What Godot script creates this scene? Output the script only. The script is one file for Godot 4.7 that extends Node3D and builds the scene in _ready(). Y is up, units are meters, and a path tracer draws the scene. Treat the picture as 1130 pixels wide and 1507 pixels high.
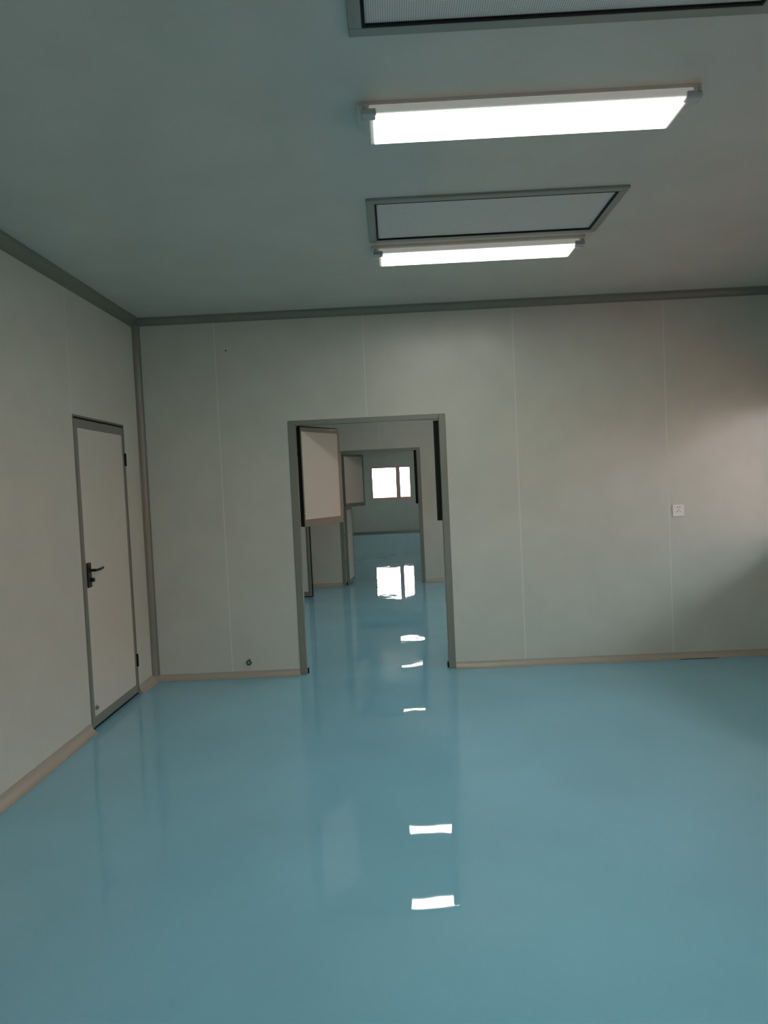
extends Node3D
# A clean-room workshop: three rooms in a row, walls and ceilings of white steel sandwich panels, glossy teal epoxy floor.
# Units are metres; the camera stands over x = 0, z = 0 and looks along -z.

const H := 2.895          # ceiling
const XL := -2.006        # left wall face
const XR := 3.25           # right wall face
const ZB := -5.757        # wall with the first doorway, near face
const ZP := -10.832       # wall with the second doorway, near face
const ZF := -22.294       # far wall, near face
const ZR := 3.0           # wall behind the camera
const T := 0.05           # panel thickness
const XC := -3.4          # outer wall of the side corridor
const LAMP_DROP := 0.065  # glowing face below the ceiling

const LAMP_COLOR := Color(1.0, 0.99, 0.945)
const LAMP_ENERGY := 1.0
const SKY_ENERGY := 9.5
const EXPOSURE := 1.0

var M := {}
var used := {}

# ---------------------------------------------------------------- mesh helpers
func mb() -> SurfaceTool:
	var st := SurfaceTool.new()
	st.begin(Mesh.PRIMITIVE_TRIANGLES)
	return st

func tri(st: SurfaceTool, a: Vector3, b: Vector3, c: Vector3, n: Vector3, na = null, nb = null, nc = null) -> void:
	# clockwise seen from the side n points to
	if (b - a).cross(c - a).dot(n) > 0.0:
		var t := b; b = c; c = t
		var tn = nb; nb = nc; nc = tn
	var f := (c - a).cross(b - a).normalized()
	st.set_normal(na if na != null else f); st.add_vertex(a)
	st.set_normal(nb if nb != null else f); st.add_vertex(b)
	st.set_normal(nc if nc != null else f); st.add_vertex(c)

func quad(st: SurfaceTool, a: Vector3, b: Vector3, c: Vector3, d: Vector3, n: Vector3) -> void:
	tri(st, a, b, c, n)
	tri(st, a, c, d, n)

# box with chamfered edges
func bx(st: SurfaceTool, lo: Vector3, hi: Vector3, bev := 0.0015) -> void:
	var c := (lo + hi) * 0.5
	var h := (hi - lo) * 0.5
	var b := minf(bev, 0.45 * minf(h.x, minf(h.y, h.z)))
	var ax := [Vector3.RIGHT, Vector3.UP, Vector3.BACK]
	for i in 3:
		var j := (i + 1) % 3
		var k := (i + 2) % 3
		for s in [-1.0, 1.0]:
			var o: Vector3 = c + ax[i] * s * h[i]
			var u: Vector3 = ax[j] * (h[j] - b)
			var v: Vector3 = ax[k] * (h[k] - b)
			quad(st, o - u - v, o + u - v, o + u + v, o - u + v, ax[i] * s)
		if b <= 0.0:
			continue
		for s in [-1.0, 1.0]:
			for t in [-1.0, 1.0]:
				var w: Vector3 = ax[k] * (h[k] - b)
				var p: Vector3 = c + ax[i] * s * h[i] + ax[j] * t * (h[j] - b)
				var q: Vector3 = c + ax[i] * s * (h[i] - b) + ax[j] * t * h[j]
				quad(st, p - w, p + w, q + w, q - w, ax[i] * s + ax[j] * t)
	if b > 0.0:
		for x in [-1.0, 1.0]:
			for y in [-1.0, 1.0]:
				for z in [-1.0, 1.0]:
					var sg := Vector3(x, y, z)
					tri(st, c + Vector3(x * h.x, y * (h.y - b), z * (h.z - b)), c + Vector3(x * (h.x - b), y * h.y, z * (h.z - b)), c + Vector3(x * (h.x - b), y * (h.y - b), z * h.z), sg)

# polygon in the plane (u, v) at o, pushed along w by depth
func prism(st: SurfaceTool, poly: PackedVector2Array, o: Vector3, u: Vector3, v: Vector3, w: Vector3, depth: float) -> void:
	var idx := Geometry2D.triangulate_polygon(poly)
	var at := func(p: Vector2, d: float) -> Vector3: return o + u * p.x + v * p.y + w * d
	for i in range(0, idx.size(), 3):
		tri(st, at.call(poly[idx[i]], 0.0), at.call(poly[idx[i + 1]], 0.0), at.call(poly[idx[i + 2]], 0.0), -w)
		tri(st, at.call(poly[idx[i]], depth), at.call(poly[idx[i + 1]], depth), at.call(poly[idx[i + 2]], depth), w)
	var cw := Geometry2D.is_polygon_clockwise(poly)
	for i in poly.size():
		var a := poly[i]
		var b := poly[(i + 1) % poly.size()]
		var e := (b - a).normalized()
		var n2 := Vector2(e.y, -e.x) if not cw else Vector2(-e.y, e.x)
		quad(st, at.call(a, 0.0), at.call(b, 0.0), at.call(b, depth), at.call(a, depth), u * n2.x + v * n2.y)

# turned profile (radius, height along axis) round an axis at o
func lathe(st: SurfaceTool, prof: Array, o: Vector3, axis: Vector3, n := 20) -> void:
	var a := axis.normalized()
	var s := a.cross(Vector3.UP if absf(a.y) < 0.9 else Vector3.RIGHT).normalized()
	var t := a.cross(s)
	for i in n:
		var a0 := TAU * i / n
		var a1 := TAU * (i + 1) / n
		var d0 := s * cos(a0) + t * sin(a0)
		var d1 := s * cos(a1) + t * sin(a1)
		for k in prof.size() - 1:
			var p: Vector2 = prof[k]
			var q: Vector2 = prof[k + 1]
			var e := q - p
			var nn := ((d0 + d1) * 0.5 * e.y - a * e.x)
			var A := o + d0 * p.x + a * p.y
			var B := o + d1 * p.x + a * p.y
			var C := o + d1 * q.x + a * q.y
			var D := o + d0 * q.x + a * q.y
			if p.x > 1e-6: tri(st, A, B, C if q.x > 1e-6 else D, nn)
			if q.x > 1e-6: tri(st, A, C, D, nn)

func tube(st: SurfaceTool, pts: Array, r: Vector2, n := 12) -> void:   # r: half sizes across and up
	var rings := []
	for i in pts.size():
		var d: Vector3 = (pts[mini(i + 1, pts.size() - 1)] - pts[maxi(i - 1, 0)]).normalized()
		var s := d.cross(Vector3.UP).normalized()
		var t := s.cross(d).normalized()
		var ring := []
		for k in n:
			ring.append(pts[i] + s * cos(TAU * k / n) * r.x + t * sin(TAU * k / n) * r.y)
		rings.append(ring)
	for i in pts.size() - 1:
		for k in n:
			var k1 := (k + 1) % n
			var mid: Vector3 = (rings[i][k] + rings[i][k1]) * 0.5 - pts[i]
			quad(st, rings[i][k], rings[i][k1], rings[i + 1][k1], rings[i + 1][k], mid)
	for e in [0, pts.size() - 1]:
		var out: Vector3 = pts[e] - pts[1 if e == 0 else e - 1]
		for k in n:
			tri(st, pts[e], rings[e][k], rings[e][(k + 1) % n], out)

# ---------------------------------------------------------------- node helpers
func numbered(called: String) -> String:
	var n: int = used.get(called, 0)
	used[called] = n + 1
	return called if n == 0 else "%s_%03d" % [called, n]

func build(st: SurfaceTool, called: String, m: Material, parent: Node) -> MeshInstance3D:
	var o := MeshInstance3D.new()
	o.mesh = st.commit()
	o.mesh.surface_set_material(0, m)
	o.name = called
	o.cast_shadow = GeometryInstance3D.SHADOW_CASTING_SETTING_ON
	parent.add_child(o, true)
	return o

func block(called: String, m: Material, parent: Node, lo: Vector3, hi: Vector3, bev := 0.0015) -> MeshInstance3D:
	var st := mb()
	bx(st, lo, hi, bev)
	return build(st, called, m, parent)

func tag(o: Node, label: String, category: String, group := "", kind := "") -> void:
	o.set_meta("label", label)
	o.set_meta("category", category)
	if group: o.set_meta("group", group)
	if kind: o.set_meta("kind", kind)

func thing(called: String, at := Vector3.ZERO, turn := 0.0) -> Node3D:
	var o := Node3D.new()
	o.name = called if called.get_slice("_", called.get_slice_count("_") - 1).is_valid_int() else numbered(called)
	add_child(o)
	o.position = at
	o.rotation.y = turn
	return o

# ---------------------------------------------------------------- materials
func mat(called: String, c: Color, rough: float, spec := 0.5, metal := 0.0) -> StandardMaterial3D:
	var m := StandardMaterial3D.new()
	m.resource_name = called
	m.albedo_color = c
	m.roughness = rough
	m.metallic = metal
	m.metallic_specular = spec
	M[called] = m
	return m

func noise(seed_: int, freq: float, octaves := 3) -> FastNoiseLite:
	var n := FastNoiseLite.new()
	n.seed = seed_
	n.noise_type = FastNoiseLite.TYPE_SIMPLEX_SMOOTH
	n.frequency = freq
	n.fractal_octaves = octaves
	return n

# a tile of two independent slopes, one in red, one in green
func slope_texture(seed_: int, freq: float, octaves: int, px := 512) -> ImageTexture:
	var a := noise(seed_, freq, octaves).get_seamless_image(px, px)
	var b := noise(seed_ + 7, freq, octaves).get_seamless_image(px, px)
	var im := Image.create(px, px, false, Image.FORMAT_RGB8)
	for y in px:
		for x in px:
			im.set_pixel(x, y, Color(a.get_pixel(x, y).r, b.get_pixel(x, y).r, 1.0))
	return ImageTexture.create_from_image(im)

# a tile of tones close to white, to multiply a colour with
func tone_texture(seed_: int, freq: float, octaves: int, amount: float, px := 512) -> ImageTexture:
	var a := noise(seed_, freq, octaves).get_seamless_image(px, px)
	var im := Image.create(px, px, false, Image.FORMAT_RGB8)
	for y in px:
		for x in px:
			var v := 1.0 - amount * a.get_pixel(x, y).r
			im.set_pixel(x, y, Color(v, v, v))
	return ImageTexture.create_from_image(im)

func triplanar(m: StandardMaterial3D, metres: float) -> void:
	m.uv1_triplanar = true
	m.uv1_world_triplanar = true
	m.uv1_scale = Vector3.ONE / metres

func make_materials() -> void:
	var wall := mat("white_steel_panel", Color(0.805, 0.82, 0.775), 0.28, 0.5)
	wall.albedo_texture = tone_texture(11, 0.012, 3, 0.03)
	wall.normal_enabled = true
	wall.normal_texture = slope_texture(21, 0.006, 2)
	wall.normal_scale = 0.02
	triplanar(wall, 2.6)
	var ceil := mat("ceiling_panel", Color(0.82, 0.84, 0.81), 0.24, 0.5)
	ceil.albedo_texture = wall.albedo_texture
	ceil.normal_enabled = true
	ceil.normal_texture = wall.normal_texture
	ceil.normal_scale = 0.02
	triplanar(ceil, 3.1)
	var fl := mat("teal_epoxy", Color(0.525, 0.755, 0.835), 0.02, 0.5)
	fl.albedo_texture = tone_texture(31, 0.01, 4, 0.05)
	fl.normal_enabled = true
	fl.normal_texture = slope_texture(41, 0.012, 3, 1024)
	fl.normal_scale = 0.0045
	triplanar(fl, 5.3)
	mat("aluminium_profile", Color(0.53, 0.545, 0.505), 0.4, 0.5, 0.25)
	mat("aluminium_skirting", Color(0.69, 0.665, 0.615), 0.45, 0.5, 0.2)
	mat("white_sealant", Color(0.88, 0.88, 0.85), 0.6)
	mat("door_skin", Color(0.82, 0.82, 0.775), 0.36)
	mat("black_rubber", Color(0.085, 0.085, 0.07), 0.7, 0.4)
	mat("dark_lock_metal", Color(0.22, 0.22, 0.20), 0.35, 0.5, 0.7)
	mat("chrome", Color(0.75, 0.75, 0.73), 0.15, 0.5, 1.0)
	mat("white_plastic", Color(0.94, 0.93, 0.90), 0.3)
	mat("lamp_housing", Color(0.80, 0.80, 0.78), 0.35, 0.5, 0.15)
	var opal := mat("lamp_opal_edge", Color(0.88, 0.88, 0.86), 0.35)
	opal.emission_enabled = true
	opal.emission = LAMP_COLOR
	opal.emission_energy_multiplier = 0.16
	var clip := mat("clear_clip", Color(0.72, 0.74, 0.74), 0.2, 0.6, 0.3)
	clip.clearcoat_enabled = true
	var glow := mat("lamp_diffuser_glow", Color(0.95, 0.96, 0.95), 0.5)
	glow.emission_enabled = true
	glow.emission = LAMP_COLOR
	glow.emission_energy_multiplier = 1.6
	# perforated plate: holes about 3 mm on a 7 mm grid
	var im := Image.create(64, 64, false, Image.FORMAT_RGB8)
	for y in 64:
		for x in 64:
			var d := Vector2(fmod(x, 32.0) - 15.5, fmod(y, 32.0) - 15.5).length()
			var v := 0.6 if d < 8.0 else 1.0
			im.set_pixel(x, y, Color(v, v, v))
	var perf := mat("perforated_plate", Color(0.91, 0.92, 0.90), 0.55)
	perf.albedo_texture = ImageTexture.create_from_image(im)
	triplanar(perf, 0.014)
	mat("filter_frame", Color(0.60, 0.62, 0.59), 0.4, 0.5, 0.2)
	mat("window_frame_paint", Color(0.90, 0.74, 0.72), 0.35)
	var glass := mat("window_pane_glass", Color(0.95, 0.98, 0.97, 0.08), 0.02)
	glass.transparency = BaseMaterial3D.TRANSPARENCY_ALPHA
	var gr := mat("red_paving", Color(0.78, 0.46, 0.38), 0.9, 0.3)
	gr.albedo_texture = tone_texture(51, 0.02, 4, 0.25)
	triplanar(gr, 6.0)
	var asp := mat("grey_yard", Color(0.50, 0.49, 0.46), 0.9, 0.3)
	asp.albedo_texture = gr.albedo_texture
	triplanar(asp, 6.0)
	var rr := mat("red_render", Color(0.78, 0.43, 0.34), 0.9, 0.3)
	rr.albedo_texture = gr.albedo_texture
	triplanar(rr, 5.0)
	mat("dark_pane", Color(0.10, 0.12, 0.13), 0.08)
	mat("concrete", Color(0.62, 0.61, 0.59), 0.9, 0.3)

# ---------------------------------------------------------------- walls of sandwich panels
# o: foot of the wall at u = 0 on the room's face; u along the wall; w from that face into the wall
func panel_wall(called: String, o: Vector3, u: Vector3, w: Vector3, length: float, seams: Array, holes: Array, label: String) -> Node3D:
	var root := thing(called)
	tag(root, label, "wall", "", "structure")
	var cuts := [0.0]
	for s in seams:
		if s > 0.02 and s < length - 0.02: cuts.append(s)
	cuts.append(length)
	cuts.sort()
	var gap := 0.0028
	for i in cuts.size() - 1:
		var a: float = cuts[i] + (gap if i > 0 else 0.0)
		var b: float = cuts[i + 1] - (gap if i < cuts.size() - 2 else 0.0)
		var parts := [PackedVector2Array([Vector2(a, 0), Vector2(b, 0), Vector2(b, H), Vector2(a, H)])]
		for h in holes:
			var hp := PackedVector2Array([Vector2(h[0], h[2]), Vector2(h[1], h[2]), Vector2(h[1], h[3]), Vector2(h[0], h[3])])
			var left := []
			for p in parts: left.append_array(Geometry2D.clip_polygons(p, hp))
			parts = left
		for p in parts:
			var st := mb()
			prism(st, p, o, u, Vector3.UP, w, T)
			build(st, "panel", M.white_steel_panel, root)
		if i > 0:
			var s: float = cuts[i]
			var spans := [[0.0, H]]
			for h in holes:
				if h[0] < s and h[1] > s:
					var rest := []
					for sp in spans:
						if h[2] > sp[0] + 0.01: rest.append([sp[0], minf(sp[1], h[2])])
						if h[3] < sp[1] - 0.01: rest.append([maxf(sp[0], h[3]), sp[1]])
					spans = rest
			for sp in spans:
				var st := mb()
				prism(st, PackedVector2Array([Vector2(s - gap, sp[0]), Vector2(s + gap, sp[0]), Vector2(s + gap, sp[1]), Vector2(s - gap, sp[1])]), o + w * -0.0006, u, Vector3.UP, w, T + 0.0012)
				build(st, "sealant_joint", M.white_sealant, root)
	return root

# hollow quarter-round strip in the corner of two surfaces: o on the corner line, a and b away from the corner along the surfaces
func cove(called: String, m: Material, parent: Node, o: Vector3, along: Vector3, length: float, a: Vector3, b: Vector3, ra: float, rb: float) -> MeshInstance3D:
	var poly := PackedVector2Array([Vector2(0, 0), Vector2(ra, 0), Vector2(ra, 0.003)])
	for k in range(1, 8):
		var t := PI * 0.5 * k / 8.0
		poly.append(Vector2(ra - (ra - 0.003) * sin(t), rb - (rb - 0.003) * cos(t)))
	poly.append(Vector2(0.003, rb))
	poly.append(Vector2(0, rb))
	var st := mb()
	prism(st, poly, o, a, b, along, length)
	return build(st, called, m, parent)

func seams_x(from: float, to: float) -> Array:
	var out := []
	for k in range(-3, 6):
		var x := -1.371 + 1.18 * k
		if x > from + 0.03 and x < to - 0.03: out.append(x - from)
	return out

func seams_z(start: float, length: float) -> Array:   # left and right walls, u runs towards -z from start
	var out := []
	for k in range(-8, 18):
		var z := -4.533 - 1.18 * k
		if start - z > 0.03 and start - z < length - 0.03: out.append(start - z)
	return out

# ---------------------------------------------------------------- door leaf in its own axes: x from hinge to free edge, y up, +z the face seen when shut
func leaf(parent: Node3D, at: Vector3, turn: float, w: float, h: float, t: float, rails := [0.04, 0.04, 0.055, 0.06], rubber := [1, 1, 0, 1], rubber_w := 0.012) -> MeshInstance3D:
	# rails: hinge stile, free stile, top, bottom; rubber: hinge edge, free edge, top, bottom
	var p := block("leaf", M.door_skin, parent, Vector3(rails[0] - 0.004, rails[3] - 0.004, 0.003), Vector3(w - rails[1] + 0.004, h - rails[2] + 0.004, t - 0.003), 0.001)
	p.position = at
	p.rotation.y = turn
	var al: Material = M.aluminium_profile
	block("stile", al, p, Vector3(0, 0, 0), Vector3(rails[0], h, t), 0.002)
	block("stile", al, p, Vector3(w - rails[1], 0, 0), Vector3(w, h, t), 0.002)
	block("rail", al, p, Vector3(rails[0], h - rails[2], 0.0005), Vector3(w - rails[1], h, t - 0.0005), 0.002)
	block("rail", al, p, Vector3(rails[0], 0, 0.0005), Vector3(w - rails[1], rails[3], t - 0.0005), 0.002)
	var r: Material = M.black_rubber
	if rubber[0]: block("edge_seal", r, p, Vector3(-rubber_w, 0.0, 0.002), Vector3(0, h, t - 0.002), 0.002)
	if rubber[1]: block("edge_seal", r, p, Vector3(w, -rubber_w if rubber[3] else 0.0, 0.002), Vector3(w + rubber_w, h, t - 0.002), 0.002)
	if rubber[2]: block("edge_seal", r, p, Vector3(0, h, 0.002), Vector3(w, h + rubber_w, t - 0.002), 0.002)
	if rubber[3]: block("bottom_seal", r, p, Vector3(0, -rubber_w, 0.002), Vector3(w, 0, t - 0.002), 0.002)
	return p

# aluminium lining of an opening in a wall across z: x0..x1 outer, top outer, near face z
func doorway_frame(root: Node3D, x0: float, x1: float, top: float, z: float, face := 0.055) -> void:
	var al: Material = M.aluminium_profile
	var n := z + 0.006
	var f := z - T - 0.006
	block("jamb", al, root, Vector3(x0, 0, f), Vector3(x0 + face, top, n), 0.003)
	block("jamb", al, root, Vector3(x1 - face, 0, f), Vector3(x1, top, n), 0.003)
	block("head", al, root, Vector3(x0 + face, top - face * 0.72, f), Vector3(x1 - face, top, n), 0.003)

# ---------------------------------------------------------------- ceiling fittings
func ceiling_lamp(z: float, label: String, group: String) -> void:   # z: centre of the glowing face
	var root := thing("ceiling_lamp", Vector3(0.553, H, z))
	tag(root, label, "lamp", group)
	var hl := 0.567
	var hw := 0.111
	# shallow channel screwed to the ceiling, longer than the light panel
	var base := mb()
	prism(base, PackedVector2Array([Vector2(-0.085, 0), Vector2(0.085, 0), Vector2(0.085, -0.012), Vector2(0.066, -0.034), Vector2(-0.066, -0.034), Vector2(-0.085, -0.012)]), Vector3(-0.625, 0, 0), Vector3.BACK, Vector3.UP, Vector3.RIGHT, 1.25)
	build(base, "mounting_channel", M.lamp_housing, root)
	# slim housing round the diffuser
	var y0 := -LAMP_DROP
	var y1 := -0.032
	var e := 0.014
	var hs := mb()
	bx(hs, Vector3(-hl - e, y0 + 0.006, -hw - e), Vector3(hl + e, y1, hw + e), 0.004)
	build(hs, "opal_housing", M.lamp_opal_edge, root)
	block("diffuser", M.lamp_diffuser_glow, root, Vector3(-hl, y0, -hw), Vector3(hl, y0 + 0.010, hw), 0.002)
	for s in [-1.0, 1.0]:
		for t in [1.0, -1.0]:
			if t < 0.0: continue
			var cl := mb()
			bx(cl, Vector3(-0.028, y0 - 0.006, -0.030), Vector3(0.028, y0 + 0.020, 0.012), 0.004)
			var c := build(cl, "end_clip", M.clear_clip, root)
			c.position = Vector3(s * (hl + 0.016), 0, hw + 0.006)
			var sc := mb()
			lathe(sc, [Vector2(0, 0.006), Vector2(0.005, 0.005), Vector2(0.008, 0.0), Vector2(0.008, -0.012)], Vector3(s * 0.016, y0 + 0.026, 0.008), Vector3.UP, 12)
			build(sc, "screw", M.chrome, c)
	var l := AreaLight3D.new()
	l.name = "lamp_glow"
	l.area_size = Vector2(hl * 2.0, hw * 2.0)
	l.light_color = LAMP_COLOR
	l.light_energy = LAMP_ENERGY
	l.area_range = 40.0
	l.area_attenuation = 2.0
	l.shadow_enabled = true
	l.rotation.x = -PI / 2
	l.position = Vector3(0, y0 - 0.004, 0)
	root.add_child(l)

func air_filter(z0: float, label: String, group: String) -> void:   # z0: edge nearer the camera
	var w := 1.29
	var d := 0.62
	var root := thing("air_filter_panel", Vector3(0.57, H, z0 - d * 0.5))
	tag(root, label, "air vent", group)
	var fw := 0.042
	var m: Material = M.filter_frame
	var yb := -0.014
	for s in [-1.0, 1.0]:
		block("frame_rail", m, root, Vector3(-w / 2, yb, minf(s * d / 2, s * (d / 2 - fw))), Vector3(w / 2, 0.0, maxf(s * d / 2, s * (d / 2 - fw))), 0.003)
		block("frame_rail", m, root, Vector3(minf(s * w / 2, s * (w / 2 - fw)), yb, -d / 2 + fw), Vector3(maxf(s * w / 2, s * (w / 2 - fw)), 0.0, d / 2 - fw), 0.003)
	var k := 0.010
	var ix := w / 2 - fw
	var iz := d / 2 - fw
	for e in [-1.0, 1.0]:
		block("gasket", M.black_rubber, root, Vector3(-ix, -0.013, minf(e * iz, e * (iz - k))), Vector3(ix, 0.0, maxf(e * iz, e * (iz - k))), 0.0)
		block("gasket", M.black_rubber, root, Vector3(minf(e * ix, e * (ix - k)), -0.013, -iz + k), Vector3(maxf(e * ix, e * (ix - k)), 0.0, iz - k), 0.0)
	var g := 0.0095
	block("diffuser_plate", M.perforated_plate, root, Vector3(-w / 2 + fw + g, -0.005, -d / 2 + fw + g), Vector3(w / 2 - fw - g, -0.002, d / 2 - fw - g), 0.001)

# ---------------------------------------------------------------- windows: hole in a wall, sliding sashes; own axes x along, y up, z thickness (0 = room face)
func sliding_window(called: String, at: Vector3, turn: float, w: float, h: float, split: float, label: String) -> void:
	var root := thing(called, at, turn)
	tag(root, label, "window", "", "structure")
	var m: Material = M.window_frame_paint
	var f := 0.025
	var d := -0.07
	block("frame_side", m, root, Vector3(0, 0, d), Vector3(f, h, 0.004), 0.002)
	block("frame_side", m, root, Vector3(w - f, 0, d), Vector3(w, h, 0.004), 0.002)
	block("frame_head", m, root, Vector3(f, h - f, d), Vector3(w - f, h, 0.004), 0.002)
	block("frame_sill", m, root, Vector3(f, 0, d), Vector3(w - f, f, 0.004), 0.002)
	var xs := [[f, split + 0.065, -0.030], [split - 0.065, w - f, -0.058]]
	for s in xs:
		var a: float = s[0]
		var b: float = s[1]
		var z: float = s[2]
		var sash := block("sash", m, root, Vector3(a, f, z), Vector3(b, f + 0.055, z + 0.022), 0.002)
		block("sash_top", m, sash, Vector3(a, h - f - 0.03, z), Vector3(b, h - f, z + 0.022), 0.002)
		block("sash_stile", m, sash, Vector3(a, f + 0.055, z), Vector3(a + (0.13 if a > f else 0.02), h - f - 0.03, z + 0.022), 0.002)
		block("sash_stile", m, sash, Vector3(b - (0.13 if b < w - f else 0.02), f + 0.055, z), Vector3(b, h - f - 0.03, z + 0.022), 0.002)
		block("pane", M.window_pane_glass, sash, Vector3(a + 0.01, f + 0.05, z + 0.009), Vector3(b - 0.01, h - f - 0.025, z + 0.013), 0.0)

# ================================================================ the scene
func _ready() -> void:
	# camera
	var cam := Camera3D.new()
	cam.name = "camera"
	cam.fov = 70.67
	cam.near = 0.05
	cam.far = 300.0
	cam.position = Vector3(0, 1.5, 0)
	cam.rotation_order = EULER_ORDER_YXZ
	cam.rotation = Vector3(-0.0384, 0.0158, -0.0473)
	add_child(cam)
	cam.current = true
	# overcast sky
	var sm := ProceduralSkyMaterial.new()
	sm.sky_top_color = Color(0.93, 0.96, 1.0)
	sm.sky_horizon_color = Color(1.0, 0.99, 0.985)
	sm.ground_bottom_color = Color(0.55, 0.47, 0.44)
	sm.ground_horizon_color = Color(0.75, 0.68, 0.65)
	sm.sun_angle_max = 0.0
	var sky := Sky.new()
	sky.sky_material = sm
	var env := Environment.new()
	env.background_mode = Environment.BG_SKY
	env.sky = sky
	env.background_energy_multiplier = SKY_ENERGY
	env.ambient_light_source = Environment.AMBIENT_SOURCE_SKY
	env.tonemap_mode = Environment.TONE_MAPPER_LINEAR
	env.tonemap_exposure = EXPOSURE
	env.sdfgi_enabled = true
	env.ssao_enabled = true
	env.ssil_enabled = true
	# sun behind the camera and over the roof: on the yard and the building across it, not on the windows
	var sun := DirectionalLight3D.new()
	sun.name = "sun"
	sun.light_color = Color(1.0, 0.95, 0.88)
	sun.light_energy = 3.6
	sun.light_angular_distance = 3.0
	sun.shadow_enabled = true
	add_child(sun)
	sun.look_at_from_position(Vector3.ZERO, Vector3(0.62, -1.0, -0.35), Vector3.UP)
	var we := WorldEnvironment.new()
	we.name = "environment"
	we.environment = env
	add_child(we)

	make_materials()
	build_shell()
	build_doors()
	build_windows()
	build_ceiling_fittings()
	build_small_things()

const DX0 := -0.8246
const DX1 := 0.4293
const DTOP := 2.0375
const EX0 := -0.842
const EX1 := 0.408
const SILL := 0.88
const WINDOWS := [[-5.48, -3.15], [-1.95, 0.35], [1.0, 2.4], [-10.55, -8.75], [-7.95, -6.35]]   # right wall, from far to near edge

func build_shell() -> void:
	# floor, ceiling
	var f := block("floor", M.teal_epoxy, self, Vector3(XC - T, -0.15, ZF - T), Vector3(XR + T, 0.0, ZR + T), 0.0)
	tag(f, "glossy teal epoxy floor mirroring lamps and far window", "floor", "", "structure")
	var c := block("ceiling", M.ceiling_panel, self, Vector3(XC - T, H, ZF - T), Vector3(XR + T, H + 0.08, ZR + T), 0.0)
	tag(c, "flat pale grey steel panel ceiling", "ceiling", "", "structure")
	var roof := block("roof", M.concrete, self, Vector3(XC - 0.3, H + 0.08, ZF - 0.9), Vector3(XR + 2.95, H + 0.3, ZR + 0.3), 0.01)
	tag(roof, "concrete roof slab with eaves over the windows", "roof", "", "structure")
	var g := block("ground", M.grey_yard, self, Vector3(-60, -0.35, -80), Vector3(60, -0.15, 50), 0.0)
	tag(g, "grey yard outside the windows", "ground", "", "structure")
	var pv := block("pavement", M.red_paving, self, Vector3(XR + 0.06, -0.15, ZF - 4.0), Vector3(XR + 4.2, -0.08, ZR + 2.0), 0.01)
	tag(pv, "reddish paved walk along the yard windows", "pavement", "", "structure")
	pv = block("pavement_far", M.red_paving, self, Vector3(XC - 1.0, -0.15, ZF - 4.0), Vector3(XR + 0.06, -0.08, ZF - 0.06), 0.01)
	tag(pv, "reddish paved walk outside the farthest window", "pavement", "", "structure")
	# the reddish building across the yard, whose light falls in at the windows
	var nb := thing("neighbour_building", Vector3(XR + 12.0, -0.15, -8.0))
	tag(nb, "low reddish factory building across the yard", "building")
	block("facade", M.red_render, nb, Vector3(0, 0, -26), Vector3(8, 5.1, 22), 0.02)
	block("parapet", M.concrete, nb, Vector3(-0.15, 5.1, -26.1), Vector3(8.1, 5.35, 22.1), 0.02)
	for i in 9:
		var wn := block("window", M.window_frame_paint, nb, Vector3(-0.03, 1.1, -24.0 + i * 5.0), Vector3(0.02, 2.6, -22.2 + i * 5.0), 0.01)
		block("pane", M.dark_pane, wn, Vector3(-0.035, 1.2, -23.9 + i * 5.0), Vector3(-0.028, 2.5, -22.3 + i * 5.0), 0.0)
	# walls
	var lx := XR - XL
	panel_wall("wall_back", Vector3(XL, 0, ZB), Vector3.RIGHT, Vector3.FORWARD, lx, seams_x(XL, XR), [[DX0 + 0.01 - XL, DX1 - 0.01 - XL, -0.1, DTOP - 0.01]], "white steel panel wall with doorway and wall socket")
	panel_wall("wall_partition", Vector3(XL, 0, ZP), Vector3.RIGHT, Vector3.FORWARD, lx, seams_x(XL, XR), [[EX0 + 0.01 - XL, EX1 - 0.01 - XL, -0.1, DTOP - 0.02]], "white panel wall with the second, smaller looking doorway")
	panel_wall("wall_far", Vector3(XL, 0, ZF), Vector3.RIGHT, Vector3.FORWARD, lx, seams_x(XL, XR), [[-0.703 - XL, 0.529 - XL, 1.0085, 2.0457]], "farthest wall with the bright sliding window")
	panel_wall("wall_rear", Vector3(XL, 0, ZR), Vector3.RIGHT, Vector3.BACK, lx, seams_x(XL, XR), [], "plain white panel wall closing the near end of the room")
	var lz := ZR - ZF
	panel_wall("wall_left", Vector3(XL, 0, ZR), Vector3.FORWARD, Vector3.LEFT, lz, seams_z(ZR, lz), [[ZR + 4.538, ZR + 5.403, -0.1, 2.036], [ZR + 9.82, ZR + 10.72, -0.1, 2.036]], "white steel panel wall with closed flush door and lever handle")
	var holes := []
	for w in WINDOWS: holes.append([ZR - w[1], ZR - w[0], SILL, 2.05])
	panel_wall("wall_right", Vector3(XR, 0, ZR), Vector3.FORWARD, Vector3.RIGHT, lz, seams_z(ZR, lz), holes, "white steel panel wall with sliding windows beside the yard")
	for a in [["wall_corridor", Vector3(XC - T, 0, ZF), Vector3(XC, H, ZR)], ["wall_corridor_end", Vector3(XC, 0, ZF - T), Vector3(XL, H, ZF)], ["wall_corridor_start", Vector3(XC, 0, ZR), Vector3(XL, H, ZR + T)]]:
		var o := block(a[0], M.white_steel_panel, self, a[1], a[2], 0.0)
		tag(o, "plain white wall of the side corridor behind the doors" + ("" if a[0] == "wall_corridor" else ", far end" if a[0].ends_with("end") else ", near end"), "wall", "", "structure")
	# hollow strips: skirting on the floor, trims under the ceiling and in the upright corners
	var sk: Material = M.aluminium_skirting
	var al: Material = M.aluminium_profile
	var b := thing("baseboard_back")
	tag(b, "beige hollow skirting along the doorway wall", "baseboard", "", "structure")
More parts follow.
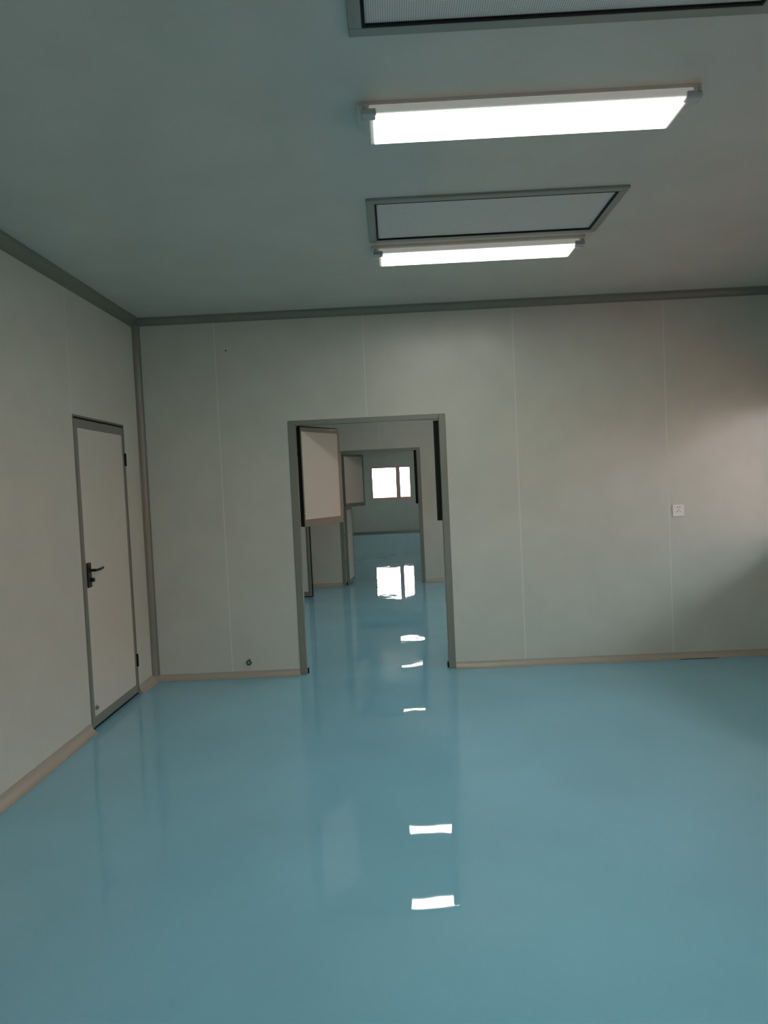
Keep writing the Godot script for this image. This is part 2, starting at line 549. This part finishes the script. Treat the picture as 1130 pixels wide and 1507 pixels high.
	cove("strip", sk, b, Vector3(XL, 0, ZB), Vector3.RIGHT, DX0 - XL, Vector3.BACK, Vector3.UP, 0.045, 0.048)
	cove("strip", sk, b, Vector3(DX1, 0, ZB), Vector3.RIGHT, XR - DX1, Vector3.BACK, Vector3.UP, 0.045, 0.048)
	block("open_joint", M.black_rubber, b, Vector3(2.20, 0.0, ZB + 0.0445), Vector3(2.50, 0.004, ZB + 0.0465), 0.0)
	b = thing("baseboard_left")
	tag(b, "beige hollow skirting along the wall with the closed door", "baseboard", "", "structure")
	for s in [[ZR, -4.538], [-5.403, ZB], [ZB - T, -9.82], [-10.72, ZP], [ZP - T, ZF]]:
		cove("strip", sk, b, Vector3(XL, 0, s[0]), Vector3.FORWARD, s[0] - s[1], Vector3.RIGHT, Vector3.UP, 0.045, 0.062)
	b = thing("baseboard_right")
	tag(b, "beige hollow skirting under the yard windows", "baseboard", "", "structure")
	for s in [[ZR, ZB], [ZB - T, ZP], [ZP - T, ZF]]:
		cove("strip", sk, b, Vector3(XR, 0, s[0]), Vector3.FORWARD, s[0] - s[1], Vector3.LEFT, Vector3.UP, 0.045, 0.05)
	b = thing("baseboard_partition")
	tag(b, "beige hollow skirting along the second doorway wall", "baseboard", "", "structure")
	cove("strip", sk, b, Vector3(XL, 0, ZP), Vector3.RIGHT, EX0 - XL, Vector3.BACK, Vector3.UP, 0.045, 0.05)
	cove("strip", sk, b, Vector3(EX1, 0, ZP), Vector3.RIGHT, XR - EX1, Vector3.BACK, Vector3.UP, 0.045, 0.05)
	b = thing("baseboard_far")
	tag(b, "dark looking skirting along the farthest wall", "baseboard", "", "structure")
	cove("strip", al, b, Vector3(XL, 0, ZF), Vector3.RIGHT, lx, Vector3.BACK, Vector3.UP, 0.045, 0.05)
	var t := thing("trim_1")
	tag(t, "grey hollow trim where ceiling meets the doorway wall", "trim", "", "structure")
	cove("strip", al, t, Vector3(XL, H, ZB), Vector3.RIGHT, lx, Vector3.BACK, Vector3.DOWN, 0.055, 0.055)
	t = thing("trim_2")
	tag(t, "grey hollow trim where ceiling meets the closed door's wall", "trim", "", "structure")
	for s in [[ZR, ZB], [ZB - T, ZP], [ZP - T, ZF]]:
		cove("strip", al, t, Vector3(XL, H, s[0]), Vector3.FORWARD, s[0] - s[1], Vector3.RIGHT, Vector3.DOWN, 0.055, 0.07)
	t = thing("trim_3")
	tag(t, "grey hollow trim where ceiling meets the window wall", "trim", "", "structure")
	for s in [[ZR, ZB], [ZB - T, ZP], [ZP - T, ZF]]:
		cove("strip", al, t, Vector3(XR, H, s[0]), Vector3.FORWARD, s[0] - s[1], Vector3.LEFT, Vector3.DOWN, 0.055, 0.055)
	t = thing("trim_4")
	tag(t, "upright grey hollow trim in the corner beside the closed door", "trim", "", "structure")
	cove("strip", al, t, Vector3(XL, 0.045, ZB), Vector3.UP, H - 0.09, Vector3.RIGHT, Vector3.BACK, 0.045, 0.055)
	t = thing("trim_5")
	tag(t, "upright grey hollow trim in the corner beside the yard window", "trim", "", "structure")
	cove("strip", al, t, Vector3(XR, 0.045, ZB), Vector3.UP, H - 0.09, Vector3.LEFT, Vector3.BACK, 0.045, 0.055)
	t = thing("trim_6")
	tag(t, "grey hollow trim where ceiling meets the farthest wall", "trim", "", "structure")
	cove("strip", al, t, Vector3(XL, H, ZF), Vector3.RIGHT, lx, Vector3.BACK, Vector3.DOWN, 0.055, 0.055)

func build_doors() -> void:
	var al: Material = M.aluminium_profile
	# closed flush door in the left wall; its own x runs towards -z
	var d := thing("door_1", Vector3(XL, 0, -4.538), PI / 2)
	tag(d, "closed white flush door with dark lever handle", "door", "", "structure")
	var w := 0.865
	var top := 2.036
	block("jamb", al, d, Vector3(0, 0, -0.05), Vector3(0.012, top, 0.002), 0.001)
	block("jamb", al, d, Vector3(w - 0.012, 0, -0.05), Vector3(w, top, 0.002), 0.001)
	block("head", al, d, Vector3(0.012, top - 0.012, -0.05), Vector3(w - 0.012, top, 0.002), 0.001)
	block("rebate_seal", M.black_rubber, d, Vector3(0.012, 0.0, -0.048), Vector3(w - 0.012, top - 0.012, -0.040), 0.0)
	var lf := leaf(d, Vector3(0.026, 0.018, -0.040), 0.0, w - 0.045, top - 0.042, 0.040, [0.042, 0.028, 0.058, 0.062], [0, 0, 0, 1], 0.014)
	block("edge_seal", M.black_rubber, d, Vector3(0.012, 0.0, -0.040), Vector3(0.022, top - 0.012, -0.003), 0.0)
	block("edge_seal", M.black_rubber, d, Vector3(0.022, top - 0.021, -0.040), Vector3(w - 0.012, top - 0.012, -0.003), 0.0)
	# lock: plate, lever, thumb turn
	var lock := mb()
	bx(lock, Vector3(0.073, 0.922, -0.001), Vector3(0.128, 1.082, 0.009), 0.003)
	var lk := build(lock, "lock_plate", M.dark_lock_metal, d)
	var neck := mb()
	lathe(neck, [Vector2(0.016, 0.006), Vector2(0.016, 0.014), Vector2(0.010, 0.018), Vector2(0.010, 0.048)], Vector3(0.100, 1.032, 0.0), Vector3.BACK, 16)
	build(neck, "lever_neck", M.dark_lock_metal, lk)
	var lev := mb()
	tube(lev, [Vector3(0.090, 1.032, 0.050), Vector3(0.105, 1.032, 0.051), Vector3(0.135, 1.0315, 0.052), Vector3(0.165, 1.0325, 0.052), Vector3(0.195, 1.034, 0.051), Vector3(0.222, 1.036, 0.049)], Vector2(0.006, 0.009), 10)
	build(lev, "lever", M.dark_lock_metal, lk)
	var tt := mb()
	lathe(tt, [Vector2(0.015, 0.006), Vector2(0.015, 0.020), Vector2(0.013, 0.036), Vector2(0.0, 0.038)], Vector3(0.101, 0.970, 0.0), Vector3.BACK, 16)
	build(tt, "thumb_turn", M.dark_lock_metal, lk)
	for y in [0.212, 1.727]:
		var hg := mb()
		lathe(hg, [Vector2(0, 0), Vector2(0.007, 0), Vector2(0.007, 0.030), Vector2(0.0055, 0.031), Vector2(0.007, 0.032), Vector2(0.007, 0.062), Vector2(0.0055, 0.063), Vector2(0.007, 0.064), Vector2(0.007, 0.094), Vector2(0, 0.094)], Vector3(w - 0.010, y, 0.006), Vector3.UP, 14)
		bx(hg, Vector3(w - 0.024, y, -0.001), Vector3(w + 0.004, y + 0.094, 0.004), 0.001)
		build(hg, "hinge", M.black_rubber, d)
	var st := mb()
	lathe(st, [Vector2(0.017, 0.0), Vector2(0.017, 0.004), Vector2(0.012, 0.006), Vector2(0.012, 0.012), Vector2(0.008, 0.014), Vector2(0.008, 0.010), Vector2(0.0, 0.010)], Vector3(0.092, 0.136, 0.0), Vector3.BACK, 18)
	build(st, "catch_plate", M.chrome, d)

	# doorway in the back wall: two half-height leaves in its upper part, swung away
	var d2 := thing("door_2", Vector3(0, 0, 0))
	tag(d2, "wide open doorway with half height leaves swung away at the top", "door", "", "structure")
	doorway_frame(d2, DX0, DX1, DTOP, ZB)
	var ll := leaf(d2, Vector3(DX0 + 0.062, 1.188, ZB - 0.046), deg_to_rad(61.0), 0.565, 0.800, 0.040, [0.012, 0.036, 0.035, 0.058], [1, 0, 0, 0], 0.008)
	block("top_seal", M.black_rubber, ll, Vector3(0.0, 0.8, 0.004), Vector3(0.54, 0.811, 0.036), 0.001)
	# the right-hand leaf is the mirror image: its own x runs back from the hinge
	var rl := leaf(d2, Vector3(DX1 - 0.056, 1.188, ZB - 0.046), deg_to_rad(-98.0) , 0.565, 0.800, 0.040, [0.012, 0.036, 0.035, 0.058], [1, 0, 0, 0], 0.008)
	rl.scale = Vector3(-1, 1, 1)
	for x in [DX0 + 0.055, DX1 - 0.055]:
		var s := 1.0 if x < 0.0 else -1.0
		block("foot_bolt", M.black_rubber, d2, Vector3(minf(x, x + s * 0.012), 0.0, ZB - 0.045), Vector3(maxf(x, x + s * 0.012), 0.045, ZB - 0.025), 0.002)

	# second doorway, the same kind; a lower leaf stands open too
	var d3 := thing("door_3", Vector3(0, 0, 0))
	tag(d3, "second open doorway with half height leaf, before the window wall", "door", "", "structure")
	doorway_frame(d3, EX0, EX1, DTOP - 0.01, ZP)
	leaf(d3, Vector3(EX0 + 0.066, 1.180, ZP - 0.046), deg_to_rad(61.0), 0.565, 0.800, 0.040, [0.012, 0.036, 0.035, 0.058], [0, 0, 0, 0], 0.008)
	var rl3 := leaf(d3, Vector3(EX1 - 0.056, 1.188, ZP - 0.046), deg_to_rad(-98.0), 0.565, 0.800, 0.040, [0.012, 0.036, 0.035, 0.058], [1, 0, 0, 0], 0.008)
	rl3.scale = Vector3(-1, 1, 1)
	leaf(d3, Vector3(EX0 + 0.066, 0.020, ZP - 0.046), deg_to_rad(85.0), 0.565, 1.150, 0.040, [0.012, 0.036, 0.035, 0.058], [0, 0, 0, 0], 0.008)
	block("foot_bolt", M.black_rubber, d3, Vector3(EX0 + 0.055, 0.0, ZP - 0.045), Vector3(EX0 + 0.075, 0.045, ZP - 0.025), 0.002)

	# door of the middle room's left wall, standing open at a right angle
	var d4 := thing("door_4", Vector3(0, 0, 0))
	tag(d4, "tall door leaf with black rubber edge standing open behind the doorway", "door", "", "structure")
	var z0 := -9.82
	block("jamb", al, d4, Vector3(XL - T, 0, z0 - 0.03), Vector3(XL + 0.002, 2.036, z0), 0.001)
	block("jamb", al, d4, Vector3(XL - T, 0, -10.72), Vector3(XL + 0.002, 2.036, -10.69), 0.001)
	block("head", al, d4, Vector3(XL - T, 2.006, -10.69), Vector3(XL + 0.002, 2.036, z0 - 0.03), 0.001)
	var l4 := leaf(d4, Vector3(XL + 0.004, 0.022, z0 - 0.02), 0.0, 0.815, 1.975, 0.040, [0.04, 0.038, 0.058, 0.062], [0, 1, 0, 1], 0.014)
	block("bead", M.black_rubber, l4, Vector3(0.772, 0.062, 0.036), Vector3(0.777, 1.917, 0.0415), 0.0)

func build_windows() -> void:
	sliding_window("window_1", Vector3(-0.703, 1.0085, ZF), 0.0, 1.232, 1.0372, 0.83, "bright two sash sliding window in the farthest wall")
	var k := 2
	for w in WINDOWS:
		sliding_window("window_%d" % k, Vector3(XR, SILL, w[0]), -PI / 2, w[1] - w[0], 2.05 - SILL, (w[1] - w[0]) * 0.6, ["sliding window in the right wall beside the doorway wall", "second sliding window from the doorway wall", "third sliding window from the doorway wall", "sliding window of the middle room beside the second doorway wall", "sliding window half way along the middle room"][k - 2])
		k += 1

func build_ceiling_fittings() -> void:
	air_filter(-1.665, "ceiling air filter panel with perforated plate, before the first lit lamp", "ceiling air filter panels")
	air_filter(-3.58, "ceiling air filter panel between the two lit lamps", "ceiling air filter panels")
	ceiling_lamp(-2.772, "lit slim ceiling lamp between the two air filter panels", "ceiling lamps")
	ceiling_lamp(-4.362, "lit slim ceiling lamp between air filter panel and doorway wall", "ceiling lamps")
	ceiling_lamp(-1.15, "lit slim ceiling lamp beside the perforated filter panel, away from the doorway wall", "ceiling lamps")
	ceiling_lamp(0.45, "lit slim ceiling lamp closest to the plain closing wall", "ceiling lamps")
	ceiling_lamp(-7.25, "lit slim ceiling lamp of the middle room, close behind the doorway wall", "ceiling lamps")
	ceiling_lamp(-8.90, "lit slim ceiling lamp of the middle room, before the second doorway wall", "ceiling lamps")
	ceiling_lamp(-13.5, "lit slim ceiling lamp of the farthest room, behind the second doorway wall", "ceiling lamps")
	ceiling_lamp(-17.1, "lit slim ceiling lamp in the middle of the farthest room", "ceiling lamps")
	ceiling_lamp(-20.0, "lit slim ceiling lamp next to the farthest window wall", "ceiling lamps")
	air_filter(-7.75, "ceiling air filter panel between the middle room's two lamps", "ceiling air filter panels")
	air_filter(-9.5, "ceiling air filter panel between a lamp and the second doorway wall", "ceiling air filter panels")

func build_small_things() -> void:
	# five-hole socket on the back wall
	var s := thing("wall_socket", Vector3(2.2385, 1.182, ZB))
	tag(s, "square white five hole wall socket beside the panel joint", "socket")
	block("cover_plate", M.white_plastic, s, Vector3(-0.046, -0.046, 0), Vector3(0.046, 0.046, 0.013), 0.004)
	var ins := block("insert", M.white_plastic, s, Vector3(-0.030, -0.030, 0.0105), Vector3(0.030, 0.030, 0.0125), 0.001)
	ins.position = Vector3(0, 0.010, 0.002)
	for x in [-0.010, 0.010]:
		block("slot", M.black_rubber, ins, Vector3(x - 0.0025, 0.012, 0.012), Vector3(x + 0.0025, 0.022, 0.0129), 0.0)
	block("slot", M.black_rubber, ins, Vector3(-0.002, -0.010, 0.012), Vector3(0.002, 0.000, 0.0129), 0.0)
	for x in [-1.0, 1.0]:
		var sl := block("slot", M.black_rubber, ins, Vector3(-0.002, -0.005, 0.012), Vector3(0.002, 0.005, 0.0129), 0.0)
		sl.position = Vector3(x * 0.012, -0.018, 0)
		sl.rotation.z = x * 0.6
	# a lone rivet high on the back wall
	var rv := mb()
	lathe(rv, [Vector2(0.007, 0.0), Vector2(0.006, 0.003), Vector2(0.0, 0.004)], Vector3(-1.285, 2.617, ZB), Vector3.BACK, 10)
	build(rv, "rivet", M.dark_lock_metal, get_node("wall_back"))
	# magnetic door stop low on the back wall
	var p := thing("door_stop", Vector3(-1.226, 0.127, ZB))
	tag(p, "small chrome magnetic door stop low on the doorway wall", "door stop")
	var st := mb()
	lathe(st, [Vector2(0.0, 0.0), Vector2(0.020, 0.0), Vector2(0.020, 0.004), Vector2(0.010, 0.008), Vector2(0.009, 0.040)], Vector3.ZERO, Vector3.BACK, 20)
	build(st, "stem", M.chrome, p)
	st = mb()
	lathe(st, [Vector2(0.009, 0.038), Vector2(0.021, 0.040), Vector2(0.022, 0.052), Vector2(0.019, 0.055), Vector2(0.014, 0.055), Vector2(0.013, 0.051)], Vector3.ZERO, Vector3.BACK, 20)
	build(st, "cup", M.dark_lock_metal, p)
	st = mb()
	lathe(st, [Vector2(0.013, 0.048), Vector2(0.013, 0.053), Vector2(0.0, 0.054)], Vector3.ZERO, Vector3.BACK, 20)
	build(st, "magnet", M.chrome, p)
